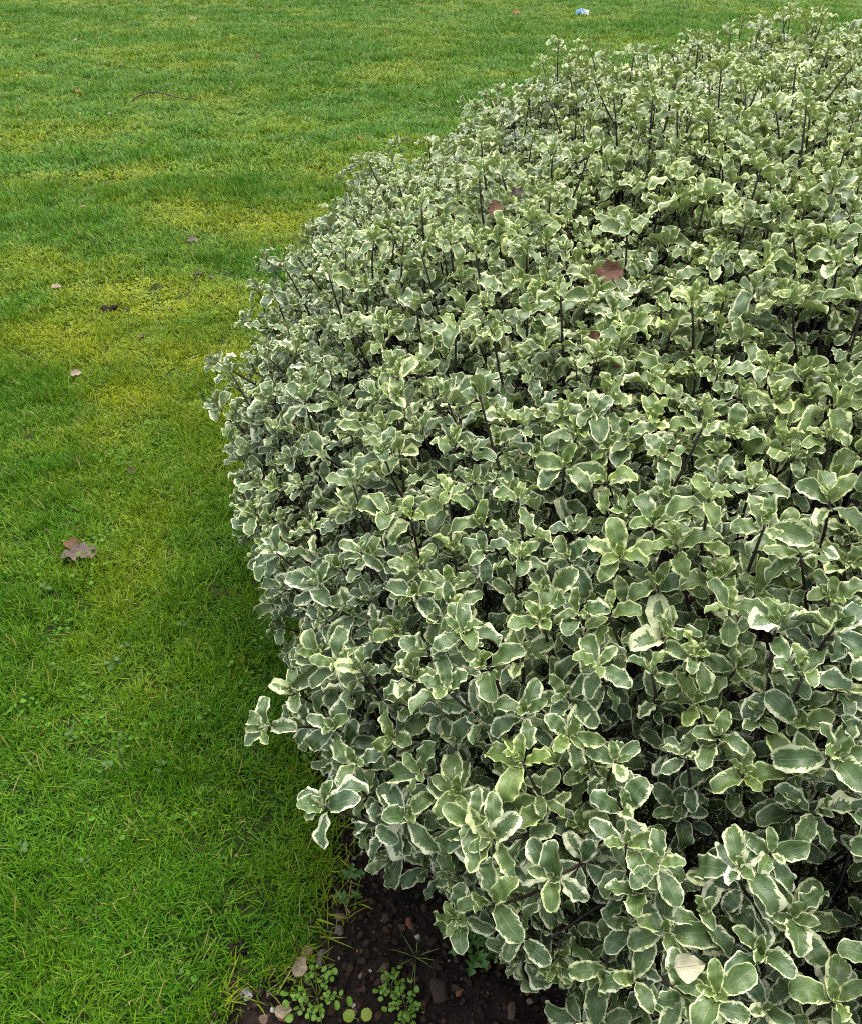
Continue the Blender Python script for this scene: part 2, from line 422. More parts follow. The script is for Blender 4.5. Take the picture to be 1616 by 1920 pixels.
def poisson(cand, spacing, seed_pts=None):
    cell = spacing.max(); grid = {}; keep = []
    for i, p in enumerate(cand):
        c = tuple((p // cell).astype(int)); ok = True; r2 = spacing[i] ** 2
        for dx in (-1, 0, 1):
            for dy in (-1, 0, 1):
                for dz in (-1, 0, 1):
                    for q in grid.get((c[0] + dx, c[1] + dy, c[2] + dz), ()):
                        if (q[0] - p[0]) ** 2 + (q[1] - p[1]) ** 2 + (q[2] - p[2]) ** 2 < r2: ok = False; break
                    if not ok: break
                if not ok: break
            if not ok: break
        if ok: keep.append(i); grid.setdefault(c, []).append(tuple(p))
    return keep
UP = np.array([0, 0, 1.0])
nn = rng.normal(size=(60000, 3)); nn /= np.linalg.norm(nn, axis=1, keepdims=True)
aw = np.linalg.norm(nn / SC_A, axis=1); nn = nn[rng.random(len(nn)) < aw / aw.max()]
PL = nn * SC_A
lump = 1 + .035 * np.sin(PL[:, 0] * 5.1 + 1) * np.sin(PL[:, 1] * 4.3 + .5) + .03 * np.sin(PL[:, 0] * 11 + PL[:, 1] * 7) * np.sin(PL[:, 2] * 13 + 1)
N_ = nn / SC_A; N_ /= np.linalg.norm(N_, axis=1, keepdims=True)
Pw = (PL - N_ * .026 + N_ * ((lump - 1) * .9)[:, None]) @ RZ + SC_C; Nw = N_ @ RZ
ok = Pw[:, 2] > .10
Pw, Nw = Pw[ok], Nw[ok]
sx, sy, sz = project(Pw)
facing = ((CAMP - Pw) * Nw).sum(1) / np.linalg.norm(CAMP - Pw, axis=1)
vis = (facing > -.75) & (sx > -200) & (sx < 2100) & (sy > -300) & (sy < 2300) & (sz > 0)
keep = poisson(Pw, np.where(vis, .039, .10))
innr = poisson(Pw[vis][::-1], np.full(vis.sum(), .075))          # a second, deeper layer of shoots
Pi, Ni = Pw[vis][::-1][innr], Nw[vis][::-1][innr]
Pi = Pi - Ni * rng.uniform(.09, .14, (len(Pi), 1))
Pw, Nw, vis = np.concatenate([Pw[keep], Pi]), np.concatenate([Nw[keep], Ni]), np.concatenate([vis[keep], np.ones(len(Pi), bool)])
deep = np.arange(len(Pw)) >= len(keep); inn = Pw[:, 2] > .10; Pw, Nw, vis, deep = Pw[inn], Nw[inn], vis[inn], deep[inn]

twigs, LP, LX, LZ, LS, LI, LT = [], [], [], [], [], [], []
hollows = [(shrub_hit(x, y, .97)[0], r) for x, y, r in ((1050, 1730, .055), (985, 1770, .035), (1290, 1510, .05), (1130, 1325, .045), (1545, 1640, .045), (1500, 900, .04), (1010, 740, .04), (1560, 560, .05), (930, 430, .03))]   # gaps in the canopy
for P0, n0, v0, d0 in zip(Pw, Nw, vis, deep):
    if P0[0] < .17 and P0[1] < .68 and P0[2] < .37: continue          # the skirt lifts off the soil here
    if any(np.linalg.norm(P0 - h) < r for h, r in hollows): continue
    lead = rng.random() < (.085 if P0[2] < 1.0 else .12) and n0[2] > .15 and not d0
    dep = rng.uniform(-.065, .02)
    if lead: dep = rng.uniform(.01, .06)
    up_w = .75 if n0[2] > 0 else .45
    d = n0 * rng.uniform(.35, .8) + UP * up_w * rng.uniform(.6, 1.1) + rng.normal(0, .22, 3); d /= np.linalg.norm(d)
    tip = P0 + n0 * dep + (d * rng.uniform(.01, .055) if lead else 0)
    if (np.linalg.norm(tip - CAMP)) < .55: continue
    Lg = rng.uniform(.17, .24)
    bd = d + n0 * .5 + rng.normal(0, .18, 3); bd /= np.linalg.norm(bd)
    base = tip - bd * Lg
    if base[2] < .03: base[2] = .03
    mid = tip - d * Lg * .5
    bez = lambda t: (1 - t) ** 2 * tip + 2 * t * (1 - t) * mid + t * t * base
    twigs.append([bez(t) for t in (0, .22, .48, .75, 1)])
    vigour = rng.uniform(.78, 1.12)
    vigour *= .85 if v0 else 1.15
    young_sunlit = np.clip(rng.normal(.26 + .50 * np.clip((P0[2] - .72) / .4, 0, 1), .17), 0, 1)  # young growth, plus a yellow sunlit look painted in towards the top
    # pseudo-whorls of leaves: a rosette at the tip, then looser ones further down the stem
    wh = [(0.0, .016, rng.integers(6, 9)), (rng.uniform(.055, .075) + (.03 if lead else 0), .035, rng.integers(4, 7) if lead else rng.integers(5, 8)), (rng.uniform(.125, .145), .045, rng.integers(2, 5))]
    if not v0 or d0: wh = wh[:2]
    th = rng.uniform(0, 6.28); kk = 0
    for wi, (s0, ds, cnt) in enumerate(wh):
        for j in range(cnt):
            s = s0 + ds * (j + .3 * rng.random()) / cnt
            t = min(s / Lg, .98); p = bez(t); tan = bez(max(t - .05, 0)) - bez(min(t + .05, 1)); tan /= np.linalg.norm(tan)
            th += 2.39996 + rng.normal(0, .2); kk += 1
            u = np.cross(tan, [0.31, .87, .2]); u /= np.linalg.norm(u); vv = np.cross(tan, u)
            rdl = u * math.cos(th) + vv * math.sin(th)
            f = (j + .5) / cnt
            if wi == 0: al = rad(20 + 62 * f + rng.normal(0, 12)); ln = (.030 + .035 * min(1, f * 1.7)) * vigour * rng.uniform(.82, 1.12)
            else: al = rad(rng.normal(72 + 8 * wi, 12)); ln = rng.uniform(.038, .066) * vigour
            l = math.cos(al) * tan + math.sin(al) * rdl
            z = tan * .75 + UP * .45 + n0 * .25 + rng.normal(0, .36, 3) - rdl * math.cos(al) * .9
            LP.append(p); LX.append(l); LZ.append(z); LS.append(ln)
            LI.append(rng.integers(0, 6) if (wi == 0 and f < .35) else rng.integers(6, 34))
            LT.append(np.clip(young_sunlit + (.30 if wi == 0 and f < .5 else 0) - .12 * wi + rng.normal(0, .1), 0, 1))
LP, LX, LZ, LS, LI, LT = map(np.array, (LP, LX, LZ, LS, LI, LT))
LE = euler_from(LX, LZ)
print('shoots', len(twigs), 'leaves', len(LP))

# which leaves and stems show largest from where the photograph was taken: a coarse depth buffer
Xn = LX / np.linalg.norm(LX, axis=1, keepdims=True)
Zn = LZ - Xn * (Xn * LZ).sum(1, keepdims=True); Zn /= np.linalg.norm(Zn, axis=1, keepdims=True); Yn = np.cross(Zn, Xn)
BW, BH = 808, 960
zb = np.full(BW * BH, 1e9); ib = np.full(BW * BH, -1)
offs = [(a, b) for a in np.linspace(.1, .95, 14) for b in np.linspace(-.22, .22, 7) if abs(b) < .26 * ((a ** .78) * ((1 - a) ** .46) / .5425)]
def splat(P, ids):
    global zb, ib
    x, y, z = project(P); xi = (x / 2).astype(int); yi = (y / 2).astype(int)
    k = (z > .05) & (xi >= 0) & (xi < BW) & (yi >= 0) & (yi < BH)
    f = yi[k] * BW + xi[k]; z = z[k]; ids = ids[k]; o = np.argsort(-z); f, z, ids = f[o], z[o], ids[o]
    # last write wins = nearest
    tz = np.full(BW * BH, 1e9); ti = np.full(BW * BH, -1); tz[f] = z; ti[f] = ids
    b = tz < zb; zb = np.where(b, tz, zb); ib = np.where(b, ti, ib)
for a, b in offs:
    splat(LP + (Xn * a + Yn * b - Zn * .35 * a * a) * LS[:, None], np.arange(len(LP)))
NL = len(LP)
for t in np.linspace(0, 1, 60):
    k = min(int(t * 4), 3); ft = t * 4 - k
    splat(np.array([tw[k] * (1 - ft) + tw[k + 1] * ft for tw in twigs]), NL + np.arange(len(twigs)))
cnt = np.bincount(ib[ib >= 0], minlength=NL + len(twigs))
big_leaf = np.argsort(-cnt[:NL])[:300]; big_twig = np.argsort(-cnt[NL:])[:300]

shrub = empty('shrub', (SC_C[0], SC_C[1], 0))
tag(shrub, 'large rounded shrub with wavy grey-green leaves edged in cream, on the right', 'shrub')
SO = np.array([SC_C[0], SC_C[1], 0])
selL = np.zeros(NL, bool); selL[big_leaf] = True
for i in big_leaf:
    o = obj('leaf', leaf_meshes[LI[i]], shrub, LP[i] - SO, LE[i], LS[i]); o['tint'] = float(LT[i])
leaf_coll = proto_collection('shrub_leaf', leaf_meshes)
scatter('foliage', (LP - SO)[~selL], LE[~selL], LS[~selL], LI[~selL], leaf_coll, LT[~selL], shrub)
rest = MB(); bt = set(int(i) for i in big_twig)
for i, tw in enumerate(twigs):
    rr = [.0016, .0020, .0024, .0028, .0031]
    if i in bt:
        b = tw[-1]; m = MB(); m.tube([p - b for p in tw], rr, 6); obj('stem', m.mesh('stem', M_BARK), shrub, b - SO)
    else: rest.tube([p - SO for p in tw], rr, 4)
o = obj('inner_stems', rest.mesh('inner_stems', M_BARK), shrub); o['kind'] = 'stuff'
for i in range(46):                                          # woody branches rising from the ground to the canopy
    a = rng.uniform(0, 6.28); q = math.sqrt(rng.random())
    e = np.array([math.cos(a) * SC_A[0] * q * .86, math.sin(a) * SC_A[1] * q * .86, 0]); top = RZ.T @ e
    zt = SC_C[2] + SC_A[2] * math.sqrt(max(0, 1 - (q * .86) ** 2)) - .2
    g0 = top * .55; m = MB()
    pts = [Vector((g0[0], g0[1], -.03)).lerp(Vector((top[0], top[1], zt)), t) + Vector((0, 0, .10 * math.sin(t * 3.1))) + Vector(rng.normal(0, .015, 3)) for t in np.linspace(0, 1, 7)]
    pts[0].z = -.03
    m.tube(pts, list(np.linspace(.013, .004, 7)), 7); obj('branch', m.mesh('branch', M_BARK), shrub)

# ------------------------------------------------------------------ lawn: patches of moss, bare spots, tufts of blades
bare_px = [(205, 577, 26), (360, 456, 22), (380, 517, 30), (245, 886, 16), (265, 634, 14), (385, 1392, 30), (520, 255, 12), (108, 1052, 16), (95, 541, 26), (600, 1420, 34), (230, 436, 14), (660, 172, 20), (722, 142, 14), (455, 1780, 40), (395, 515, 18)]
bare = [(ground_at(x, y)[0][:2], ground_at(x, y)[1] * s) for x, y, s in bare_px]
moss_px = [(270, 540, 170, 1.0), (520, 415, 150, 1.0), (225, 745, 75, 1.3), (190, 820, 60, .9), (60, 500, 110, .8), (130, 650, 100, .6), (330, 400, 120, .7), (650, 330, 130, .7), (150, 250, 140, .7), (420, 670, 80, .6), (300, 120, 150, .35), (50, 620, 70, .7), (220, 1290, 80, .45), (300, 1090, 80, .5), (560, 300, 100, .5), (420, 215, 90, .4)]
def moss(x, y):
    m = .55 * np.clip((fbm(x * 1.3 + 5, y * 2.2 + 8, 4) - .48) * 6, 0, 1)
    m = m + .45 * np.clip((fbm(x * 4.5 + 3, y * 4.5 + 2, 3) - .5) * 5, 0, 1)
    for px, py, s, a in moss_px:
        g, k = ground_at(px, py); r = s * k
        m = m + a * np.exp(-(((x - g[0]) / r) ** 2 + ((y - g[1]) / (r * .75)) ** 2)) * (.4 + 1.2 * fbm(x * 7, y * 7, 3))
    return np.clip(m * .72 - .04, 0, 1)

def tuft(seed, kind):
    r = random.Random(seed); m = MB()
    n = {'lush': 46, 'moss': 54, 'thin': 26, 'clover': 9}[kind]
    for i in range(n):
        a = r.uniform(0, 6.28); q = .036 * math.sqrt(r.random()); bx, by = q * math.cos(a), q * math.sin(a)
        az = r.uniform(0, 6.28)
        if kind == 'clover':
            R = r.uniform(.003, .0065); z = r.uniform(.012, .024); tl = Vector((r.uniform(-.4, .4), r.uniform(-.4, .4), 1)).normalized()
            u = tl.orthogonal().normalized(); v = tl.cross(u); c = Vector((bx, by, z))
            V = [c - tl * .0015] + [c + (u * math.cos(k * .785) + v * math.sin(k * .785)) * R * (1 + .12 * math.sin(3 * k)) for k in range(8)]
            m.add(V, [(0, 1 + k, 1 + (k + 1) % 8) for k in range(8)], r.uniform(.15, .7)); continue
        if kind == 'moss': L = r.uniform(.010, .021); wd = r.uniform(.0016, .0028); lean = r.uniform(.1, 1.1)
        else: L = r.uniform(.018, .048) if kind == 'lush' else r.uniform(.025, .06); wd = r.uniform(.0007, .0015); lean = r.uniform(.02, .75) if r.random() < .75 else r.uniform(.6, 1.2)
        curl = r.uniform(.1, 1.0); dx, dy = math.cos(az), math.sin(az); p = Vector((bx, by, -.004)); V = []
        var = r.uniform(0, .92) if r.random() > (.025 if kind != 'thin' else .12) else 1.0
        for k, f in enumerate((0, .4, .75, 1)):
            if k:
                st = L * (f - pf); an = lean + curl * f
                p = p + Vector((dx * math.sin(an), dy * math.sin(an), math.cos(an))) * st
            pf = f
            ww = wd * (1, .95, .65, 0)[k]
            if k < 3: V += [p + Vector((-dy, dx, 0)) * ww, p + Vector((dy, -dx, 0)) * ww]
            else: V.append(p)
        m.add(V, [(0, 1, 3, 2), (2, 3, 5, 4), (4, 5, 6)], var)
    return m.mesh('tuft', M_GRASS)
tuft_meshes = [tuft(i, 'lush') for i in range(9)] + [tuft(20 + i, 'moss') for i in range(5)] + [tuft(40 + i, 'thin') for i in range(4)] + [tuft(60 + i, 'clover') for i in range(3)]
tuft_coll = proto_collection('grass_tuft', tuft_meshes)

def lawn_points():
    out = []
    bands = [(0.0, 1.0), (1.0, 2.2), (2.2, 3.5), (3.5, 5.5), (5.5, 8.0), (8.0, 13.0), (13.0, 20.0)]
    for y0, y1 in bands:
        s = min(max(math.hypot(y0 + (y1 - y0) * .4, 1.0) / 3.0, 1.0), 2.3)
        den = 1900 / s ** 1.9 * (.6 if y0 > 12.9 else 1)
        xa, xb = -.78 * y1 - 1.1, .78 * y1 + 1.1
        n = int(den * (xb - xa) * (y1 - y0)); x = rng.uniform(xa, xb, n); y = rng.uniform(y0, y1, n)
        k = (x > -.78 * y - 1.1) & (x < .78 * y + 1.1)
        out.append(np.stack([x[k], y[k], np.full(k.sum(), s)], 1))
    P = np.concatenate(out); x, y = P[:, 0], P[:, 1]
    D = bed_depth(x, y); inner = shrub_q(np.stack([x, y, np.full(len(x), SC_C[2])], 1)) < .80
    return P[(D < .004) & ~inner]
G = lawn_points(); gx, gy, gs = G.T
m = moss(gx, gy) * np.clip(.10 + .36 * gy, .3, 1)          # less moss on the near turf
clump = fbm(gx * 5 + 70, gy * 5 + 20, 3)
keepg = rng.random(len(G)) < np.clip(.85 + 1.3 * (clump - .25), .55, 1) * np.where(gs < 1.6, np.clip((fbm(gx * 24 + 3, gy * 24, 2) - .18) * 3.2, .6, 1), 1)
keepg |= (-bed_depth(gx, gy)) < .07
for c, r in bare:
    keepg &= (np.hypot(gx - c[0], (gy - c[1])) > r * .55 * (.7 + .6 * rng.random(len(G))))
u = rng.random(len(G))
pick = np.where(u < .10 + .62 * m, rng.integers(9, 14, len(G)), np.where((u > .93) & (gs < 1.5), rng.integers(14, 18, len(G)), rng.integers(0, 9, len(G))))
clov = (fbm(gx * 3 + 31, gy * 3 + 77, 3) > .63) & (rng.random(len(G)) < .07) & (gs < 2)
pick = np.where(clov, rng.integers(18, 21, len(G)), pick)
band = fbm(gx * .5 + 11, gy * 3.2 + 4, 3)                     # mowing bands across the view
hgt = (.80 + .60 * np.clip((clump - .3) * 2.2, 0, 1)) * (.8 + .5 * np.clip((band - .3) * 2.2, 0, 1)) * rng.uniform(.75, 1.25, len(G)) * (1 - .3 * m)
dB = -bed_depth(gx, gy); hgt *= 1 + .25 * np.exp(-(dB / .06) ** 2)          # longer, unmown fringe by the bed
scl = np.stack([gs, gs, (1 + (gs - 1) * .2) * hgt], 1)
rot = np.stack([rng.normal(0, .12, len(G)), rng.normal(0, .12, len(G)), rng.uniform(0, 6.28, len(G))], 1)
gz = ground_z(gx, gy)
tint = np.clip(m * .85 - .15 * np.clip((band - .5) * 5, 0, 1) + .02 + rng.normal(0, .10, len(G)) - np.where(clov, .3, 0), 0, 1)
kk = keepg
print('tufts', kk.sum())
gr = scatter('lawn_grass', np.stack([gx, gy, gz], 1)[kk], rot[kk], scl[kk], pick[kk], tuft_coll, tint[kk])
tag(gr, 'short bright green lawn grass with yellowish mossy patches', 'grass', kind='stuff')
# loose blades straggling from the fringe onto the soil
fx = rng.uniform(-.75, .6, 9000); fy = rng.uniform(.1, 1.5, 9000); fd = bed_depth(fx, fy)
kf = (fd > .004) & (fd < .085) & (rng.random(9000) < .30 * np.exp(-fd / .035))
fx, fy = fx[kf], fy[kf]; nf = len(fx)
fg = scatter('edge_grass', np.stack([fx, fy, soil_z(fx, fy)], 1), np.stack([rng.normal(0, .4, nf), rng.normal(0, .4, nf), rng.uniform(0, 6.28, nf)], 1),
             rng.uniform(.7, 1.3, nf), rng.integers(14, 18, nf), tuft_coll, rng.uniform(.1, .7, nf))
tag(fg, 'straggling green and straw coloured grass along the soil edge', 'grass', kind='stuff')

# ------------------------------------------------------------------ soil crumbs (uncountable)
def lump(name, mat, seed, rough=.35, flat=1.0, subdiv=1, smooth=True):
    import bmesh
    r = random.Random(seed); bm = bmesh.new(); bmesh.ops.create_icosphere(bm, subdivisions=subdiv, radius=1.0)
    ax = [Vector((r.gauss(0, 1), r.gauss(0, 1), r.gauss(0, 1))).normalized() for _ in range(10)]; cut = [r.uniform(.4, .85) for _ in ax]
    for v in bm.verts:
        n = v.co.normalized(); k = 1.0
        for a, c in zip(ax, cut):
            d = n.dot(a)
            if d > c: k = min(k, c / d)                    # chipped facets
        k *= 1 + rough * .4 * (r.random() - .5); v.co = n * k; v.co.z *= flat
    me = bpy.data.meshes.new(name); bm.to_mesh(me); bm.free()
    if smooth: me.polygons.foreach_set('use_smooth', np.ones(len(me.polygons), bool))
    me.materials.append(mat); return me
kc_ = NT('soil_crumb'); rr_ = kc_.n('ShaderNodeObjectInfo').outputs['Random']; nc_ = kc_.noise(kc_.pos(), 260, 4)
ccol = kc_.mix(kc_.math('POWER', rr_, 2.2), (.010, .0066, .0045), (.075, .046, .028))
ccol = kc_.mix(kc_.ramp(rr_, .965, .975), ccol, (.22, .17, .12))
kc_.base(kc_.mix(kc_.ramp(nc_, .3, .7, 0, .5), ccol, (.02, .013, .009)), .9, .2); kc_.bump(nc_, .8, .002)
crumbs = [lump('crumb', kc_.m, i, .7, .8, 2 if i < 3 else 1, i % 2 == 0) for i in range(8)]
cc = proto_collection('soil_crumb', crumbs)
cx = rng.uniform(-.7, 1.2, 42000); cy_ = rng.uniform(-.1, 1.55, 42000); dC = bed_depth(cx, cy_)
kc = (dC > -.015) & (rng.random(42000) < .35 + .9 * (fbm(cx * 12, cy_ * 12, 2)))
cx, cy_ = cx[kc], cy_[kc]; n = len(cx); cs = .0020 + .0100 * rng.random(n) ** 3.0
so = scatter('soil_crumbs', np.stack([cx, cy_, soil_z(cx, cy_) + cs * .3], 1), rng.uniform(0, 6.28, (n, 3)), cs, rng.integers(0, 8, n), cc, np.zeros(n))
tag(so, 'loose dark crumbs of damp earth in the planting bed', 'soil', kind='stuff')

# ------------------------------------------------------------------ stones and chips in the bed
S = dict(white=mat_stone('white_stone', (.33, .31, .28), (.50, .47, .43), 90), orange=mat_stone('orange_chip', (.22, .085, .028), (.30, .13, .05), 120),
         brown=mat_stone('brown_stone', (.055, .032, .02), (.12, .07, .042), 90), grey=mat_stone('grey_flint', (.06, .05, .048), (.17, .145, .135), 80),
         tan=mat_stone('tan_stone', (.11, .075, .04), (.20, .14, .08), 90), red=mat_stone('brick_red', (.15, .035, .018), (.20, .06, .035), 120),
         pink=mat_stone('pinkish_stone', (.13, .075, .058), (.22, .14, .11), 90), clod=M_SOIL)
S['clod'] = mat_stone('earth_clod', (.022, .014, .009), (.05, .03, .018), 120, .95)
stones = [(462, 1867, 30, 20, 'white', 'white_chip', 'white angular chip lying on dry grass by the bed edge', .55),
 (511, 1892, 14, 12, 'white', 'pebble', 'tiny white pebble below the white angular chip', .8),
 (530, 1910, 28, 16, 'orange', 'tile_chip', 'flat orange chip at the bottom edge, left of the round-leaved weed', .4),
 (496, 1912, 22, 14, 'pink', 'stone_chip', 'pale pink chip at the bottom edge beside the flat orange chip', .5),
 (603, 1797, 24, 30, 'grey', 'flint_stone', 'mauve grey flint standing at the corner of the lawn edge', .9),
 (579, 1794, 26, 30, 'tan', 'stone', 'tan stone half hidden in grass beside the mauve flint', .7),
 (634, 1748, 24, 20, 'grey', 'pebble', 'round grey brown pebble half sunk in soil near the lawn edge', .8),
 (637, 1719, 24, 16, 'pink', 'stone_chip', 'pinkish flat chip above the round sunken pebble', .6),
 (769, 1737, 18, 28, 'red', 'brick_chip', 'red brick chip just below the overhanging shrub leaves', .9),
 (783, 1758, 15, 12, 'white', 'pebble', 'white pebble under the red brick chip', .8),
 (704, 1632, 18, 17, 'white', 'pebble', 'pale pebble in the shade under the left skirt of the shrub', .8),
 (735, 1640, 22, 20, 'brown', 'stone', 'brown stone in shade right of the pale pebble', .7),
 (723, 1815, 19, 18, 'brown', 'stone', 'rust brown chip on open soil between grass seedling and weeds', .7),
 (688, 1771, 12, 10, 'orange', 'tile_chip', 'small orange chip on soil right of the mauve flint', .7),
 (670, 1783, 8, 9, 'orange', 'tile_chip', 'tiniest orange speck of tile right of the mauve flint', .7),
 (860, 1858, 22, 20, 'orange', 'tile_chip', 'bright orange chip to the right of the big earth clod', .55),
 (821, 1857, 40, 48, 'clod', 'earth_clod', 'large brown clod of earth beside the bright orange chip', .8),
 (990, 1859, 18, 16, 'orange', 'tile_chip', 'orange chip at the foot of the shrub above the oblong stone', .7),
 (972, 1840, 18, 14, 'brown', 'pebble', 'grey brown pebble left of the orange chip at shrub foot', .8),
 (956, 1906, 22, 36, 'brown', 'stone', 'oblong brown stone at the bottom edge of the bed', .8),
 (912, 1812, 20, 15, 'red', 'brick_chip', 'dull red chip beside the lobed-leaf weed', .6),
 (1142, 1889, 18, 26, 'brown', 'stone', 'amber brown stone in the dark gap under the lowest shrub leaves', .8),
 (664, 1884, 9, 9, 'white', 'pebble', 'small white pebble between the two round-leaved weeds', .8),
 (666, 1897, 16, 16, 'tan', 'pebble', 'tan pebble just above the two-leaf seedling', .8),
 (695, 1823, 9, 7, 'white', 'pebble', 'white speck of stone left of the rust brown chip', .8),
 (781, 1848, 10, 11, 'pink', 'pebble', 'small pink pebble left of the big earth clod', .8),
 (841, 1798, 5, 5, 'white', 'pebble', 'tiny white grain on soil between grass seedling and lobed weed', .8)]
for i, (px, py, wp, hp, kd, nm, lab, fl) in enumerate(stones):
    g, k = ground_at(px, py); z = float(soil_z(g[0], g[1])); a = wp * k * .5; b = hp * k * .62
    me = lump(nm, S[kd], 300 + i, .12 if wp > 16 else .3, fl, 3 if wp > 16 else 2, False)
    o = obj(nm, me, None, (g[0], g[1], z + min(a, b) * fl * .45), (rng.normal(0, .2), rng.normal(0, .2), 0), (a, b, min(a, b)))
    o.rotation_euler.z = rng.uniform(-.4, .4)
    tag(o, lab, {'stone': 'stone', 'pebble': 'pebble', 'earth_clod': 'clod'}.get(nm, 'chip' if 'chip' in nm else 'stone'), 'stones and chips on the soil')

# ------------------------------------------------------------------ weeds in the bed
M_W1 = mat_weed('cress_green', (.10, .23, .022), (.20, .36, .04)); M_W2 = mat_weed('groundsel_green', (.045, .13, .022), (.10, .20, .04))
M_W3 = mat_weed('seedling_green', (.16, .24, .015), (.24, .32, .03)); M_W4 = mat_weed('lawn_weed_green', (.035, .10, .012), (.075, .165, .025))
M_STRAW = mat_weed('dry_straw', (.20, .16, .06), (.30, .25, .12)); M_STALK = mat_weed('weed_stalk', (.14, .20, .04), (.22, .26, .06))
rnd_shape = lambda q: max(0, 1 - (2 * q - 1) ** 2) ** .5
round_leaves = [blade('leaf', M_W1, .46, .02, 2, r_, -.1, .1, 500 + i, 8, (-1, -.5, 0, .5, 1), .16, rnd_shape) for i, r_ in enumerate((.1, .4, .7))]
lobe = lambda n, d, ph: (lambda q: max(0.0, math.sin(math.pi * min(1, q) ** .75)) ** .6 * (1 - d + d * math.cos(2 * math.pi * n * q + ph)))
lobed_leaves = [blade('leaf', M_W2, .30, .05, 3, r_, .2, .25, 520 + i, 22, (-1, -.5, 0, .5, 1), .16, lobe(3.3, .36, 2.6 + i)) for i, r_ in enumerate((.7, 1.0, 1.3))]
oval_leaves = [blade('leaf', M_W4, .36, .03, 2.5, r_, .15, .12, 540 + i, 10, (-1, -.5, 0, .5, 1), .2) for i, r_ in enumerate((.3, .7))]
coty = blade('leaf', M_W3, .40, .01, 1, .35, .1, .25, 560, 9, (-1, -.5, 0, .5, 1), .22, rnd_shape)
def plant(name, label, cat, px, py, group=None, zoff=0.0, bed=True):
    g, k = ground_at(px, py); z = float(soil_z(g[0], g[1]) if bed else ground_z(g[0], g[1])) + zoff
    return tag(empty(name, (g[0], g[1], z)), label, cat, group), k
def cress(px, py, wpx, n, label, seed, stretch=(1, 1)):
    t, k = plant('round_leaved_weed', label, 'weed', px, py, 'weeds in the bed'); r = random.Random(seed); R = wpx * k * .5
    for i in range(max(5, n // 6)):                           # leaf stalks radiating from the crown, leaflets in pairs
        a = 6.283 * i / max(5, n // 6) + r.uniform(-.3, .3); L = R * r.uniform(.65, 1.0); h = R * r.uniform(.25, .65)
        dx, dy = math.cos(a) * stretch[0], math.sin(a) * stretch[1]
        pts = [Vector((dx * L * f, dy * L * f, h * math.sin(f * 2.2) + .001)) for f in (0, .25, .5, .75, 1)]
        m = MB(); m.tube(pts, [.0009, .0008, .0007, .0006, .0004], 5); obj('stalk', m.mesh('stalk', M_STALK), t)
        for f in (.4, .6, .8, 1.0):
            p = Vector((dx * L * f, dy * L * f, h * math.sin(f * 2.2) + .001))
            for sd_ in ((-1, 1) if f < 1 else (0,)):
                s = (.0115 if f < 1 else .0170) * r.uniform(.75, 1.2) * (R / .05) ** .3 * (.6 + .4 * f)
                obj('leaf', r.choice(round_leaves), t, p, (r.gauss(0, .45), r.gauss(-.15, .4), a + sd_ * 1.25 + r.gauss(0, .2)), s)
    return t
cress(595, 1868, 118, 66, 'round-leaved green weed rosette, the larger one, at lawn corner of the bed', 1)
cress(733, 1852, 62, 36, 'small round-leaved weed on open soil, upper of the close pair', 2)
cress(760, 1886, 66, 36, 'small round-leaved weed on open soil, lower of the close pair', 3)
cress(600, 1412, 52, 30, 'little round-leaved weed tucked under the left side of the shrub', 4)
t, k = plant('seedling', 'yellow green seedling with two broad leaves at the bottom edge', 'seedling', 672, 1916, 'weeds in the bed')
m = MB(); m.tube([(0, 0, -.003), (0, 0, .008), (.001, 0, .016)], [.0012, .001, .001], 6); obj('stalk', m.mesh('stalk', M_STALK), t)
for a in (.35, 2.9): obj('leaf', coty, t, (0, 0, .016), (0, -.1, a), .027)
t, k = plant('lobed_weed', 'blue green weed with lobed leaves on soil below the shrub', 'weed', 893, 1788, 'weeds in the bed')
m = MB(); m.tube([(0, 0, -.004), (.002, .001, .014), (.003, .004, .03)], [.0018, .0016, .0012], 6); obj('stalk', m.mesh('stalk', M_STALK), t)
for i, (a, L) in enumerate(((-1.9, .052), (-.5, .05), (.7, .05), (2.0, .04), (3.3, .056), (-1.2, .046), (1.4, .03))):
    obj('leaf', lobed_leaves[i % 3], t, (0, 0, .010 + .003 * i), (rng.normal(0, .2), -.15, a), L)
t, k = plant('lobed_weed', 'straggly weed with a yellow stalk at the lawn edge beside the pinkish chip', 'weed', 655, 1700, 'weeds in the bed')
m = MB(); m.tube([(0, -.03, 0), (-.004, -.01, .012), (.002, .01, .03), (.006, .03, .045)], [.0014, .0013, .0011, .0008], 6); obj('stalk', m.mesh('stalk', M_STRAW), t)
for i, (a, L, y, z) in enumerate(((.5, .035, .03, .045), (2.2, .034, .028, .042), (-.4, .03, .012, .032), (3.4, .032, .01, .03), (.9, .028, 0, .022), (2.7, .028, -.004, .02), (1.5, .034, .03, .046))):
    obj('leaf', lobed_leaves[i % 3], t, (.002, y, z), (rng.normal(0, .3), -.1, a), L)
t, k = plant('lobed_weed', 'tiny dark weed under the skirt of the shrub, right of the hanging leaves', 'weed', 950, 1715, 'weeds in the bed')
m = MB(); m.tube([(0, 0, -.003), (0, 0, .01), (.001, 0, .02)], [.0012, .001, .0008], 6); obj('stalk', m.mesh('stalk', M_STALK), t)
for i in range(5): obj('leaf', lobed_leaves[i % 3], t, (0, 0, .012 + .002 * i), (rng.normal(0, .2), -.2, i * 1.3), .026)
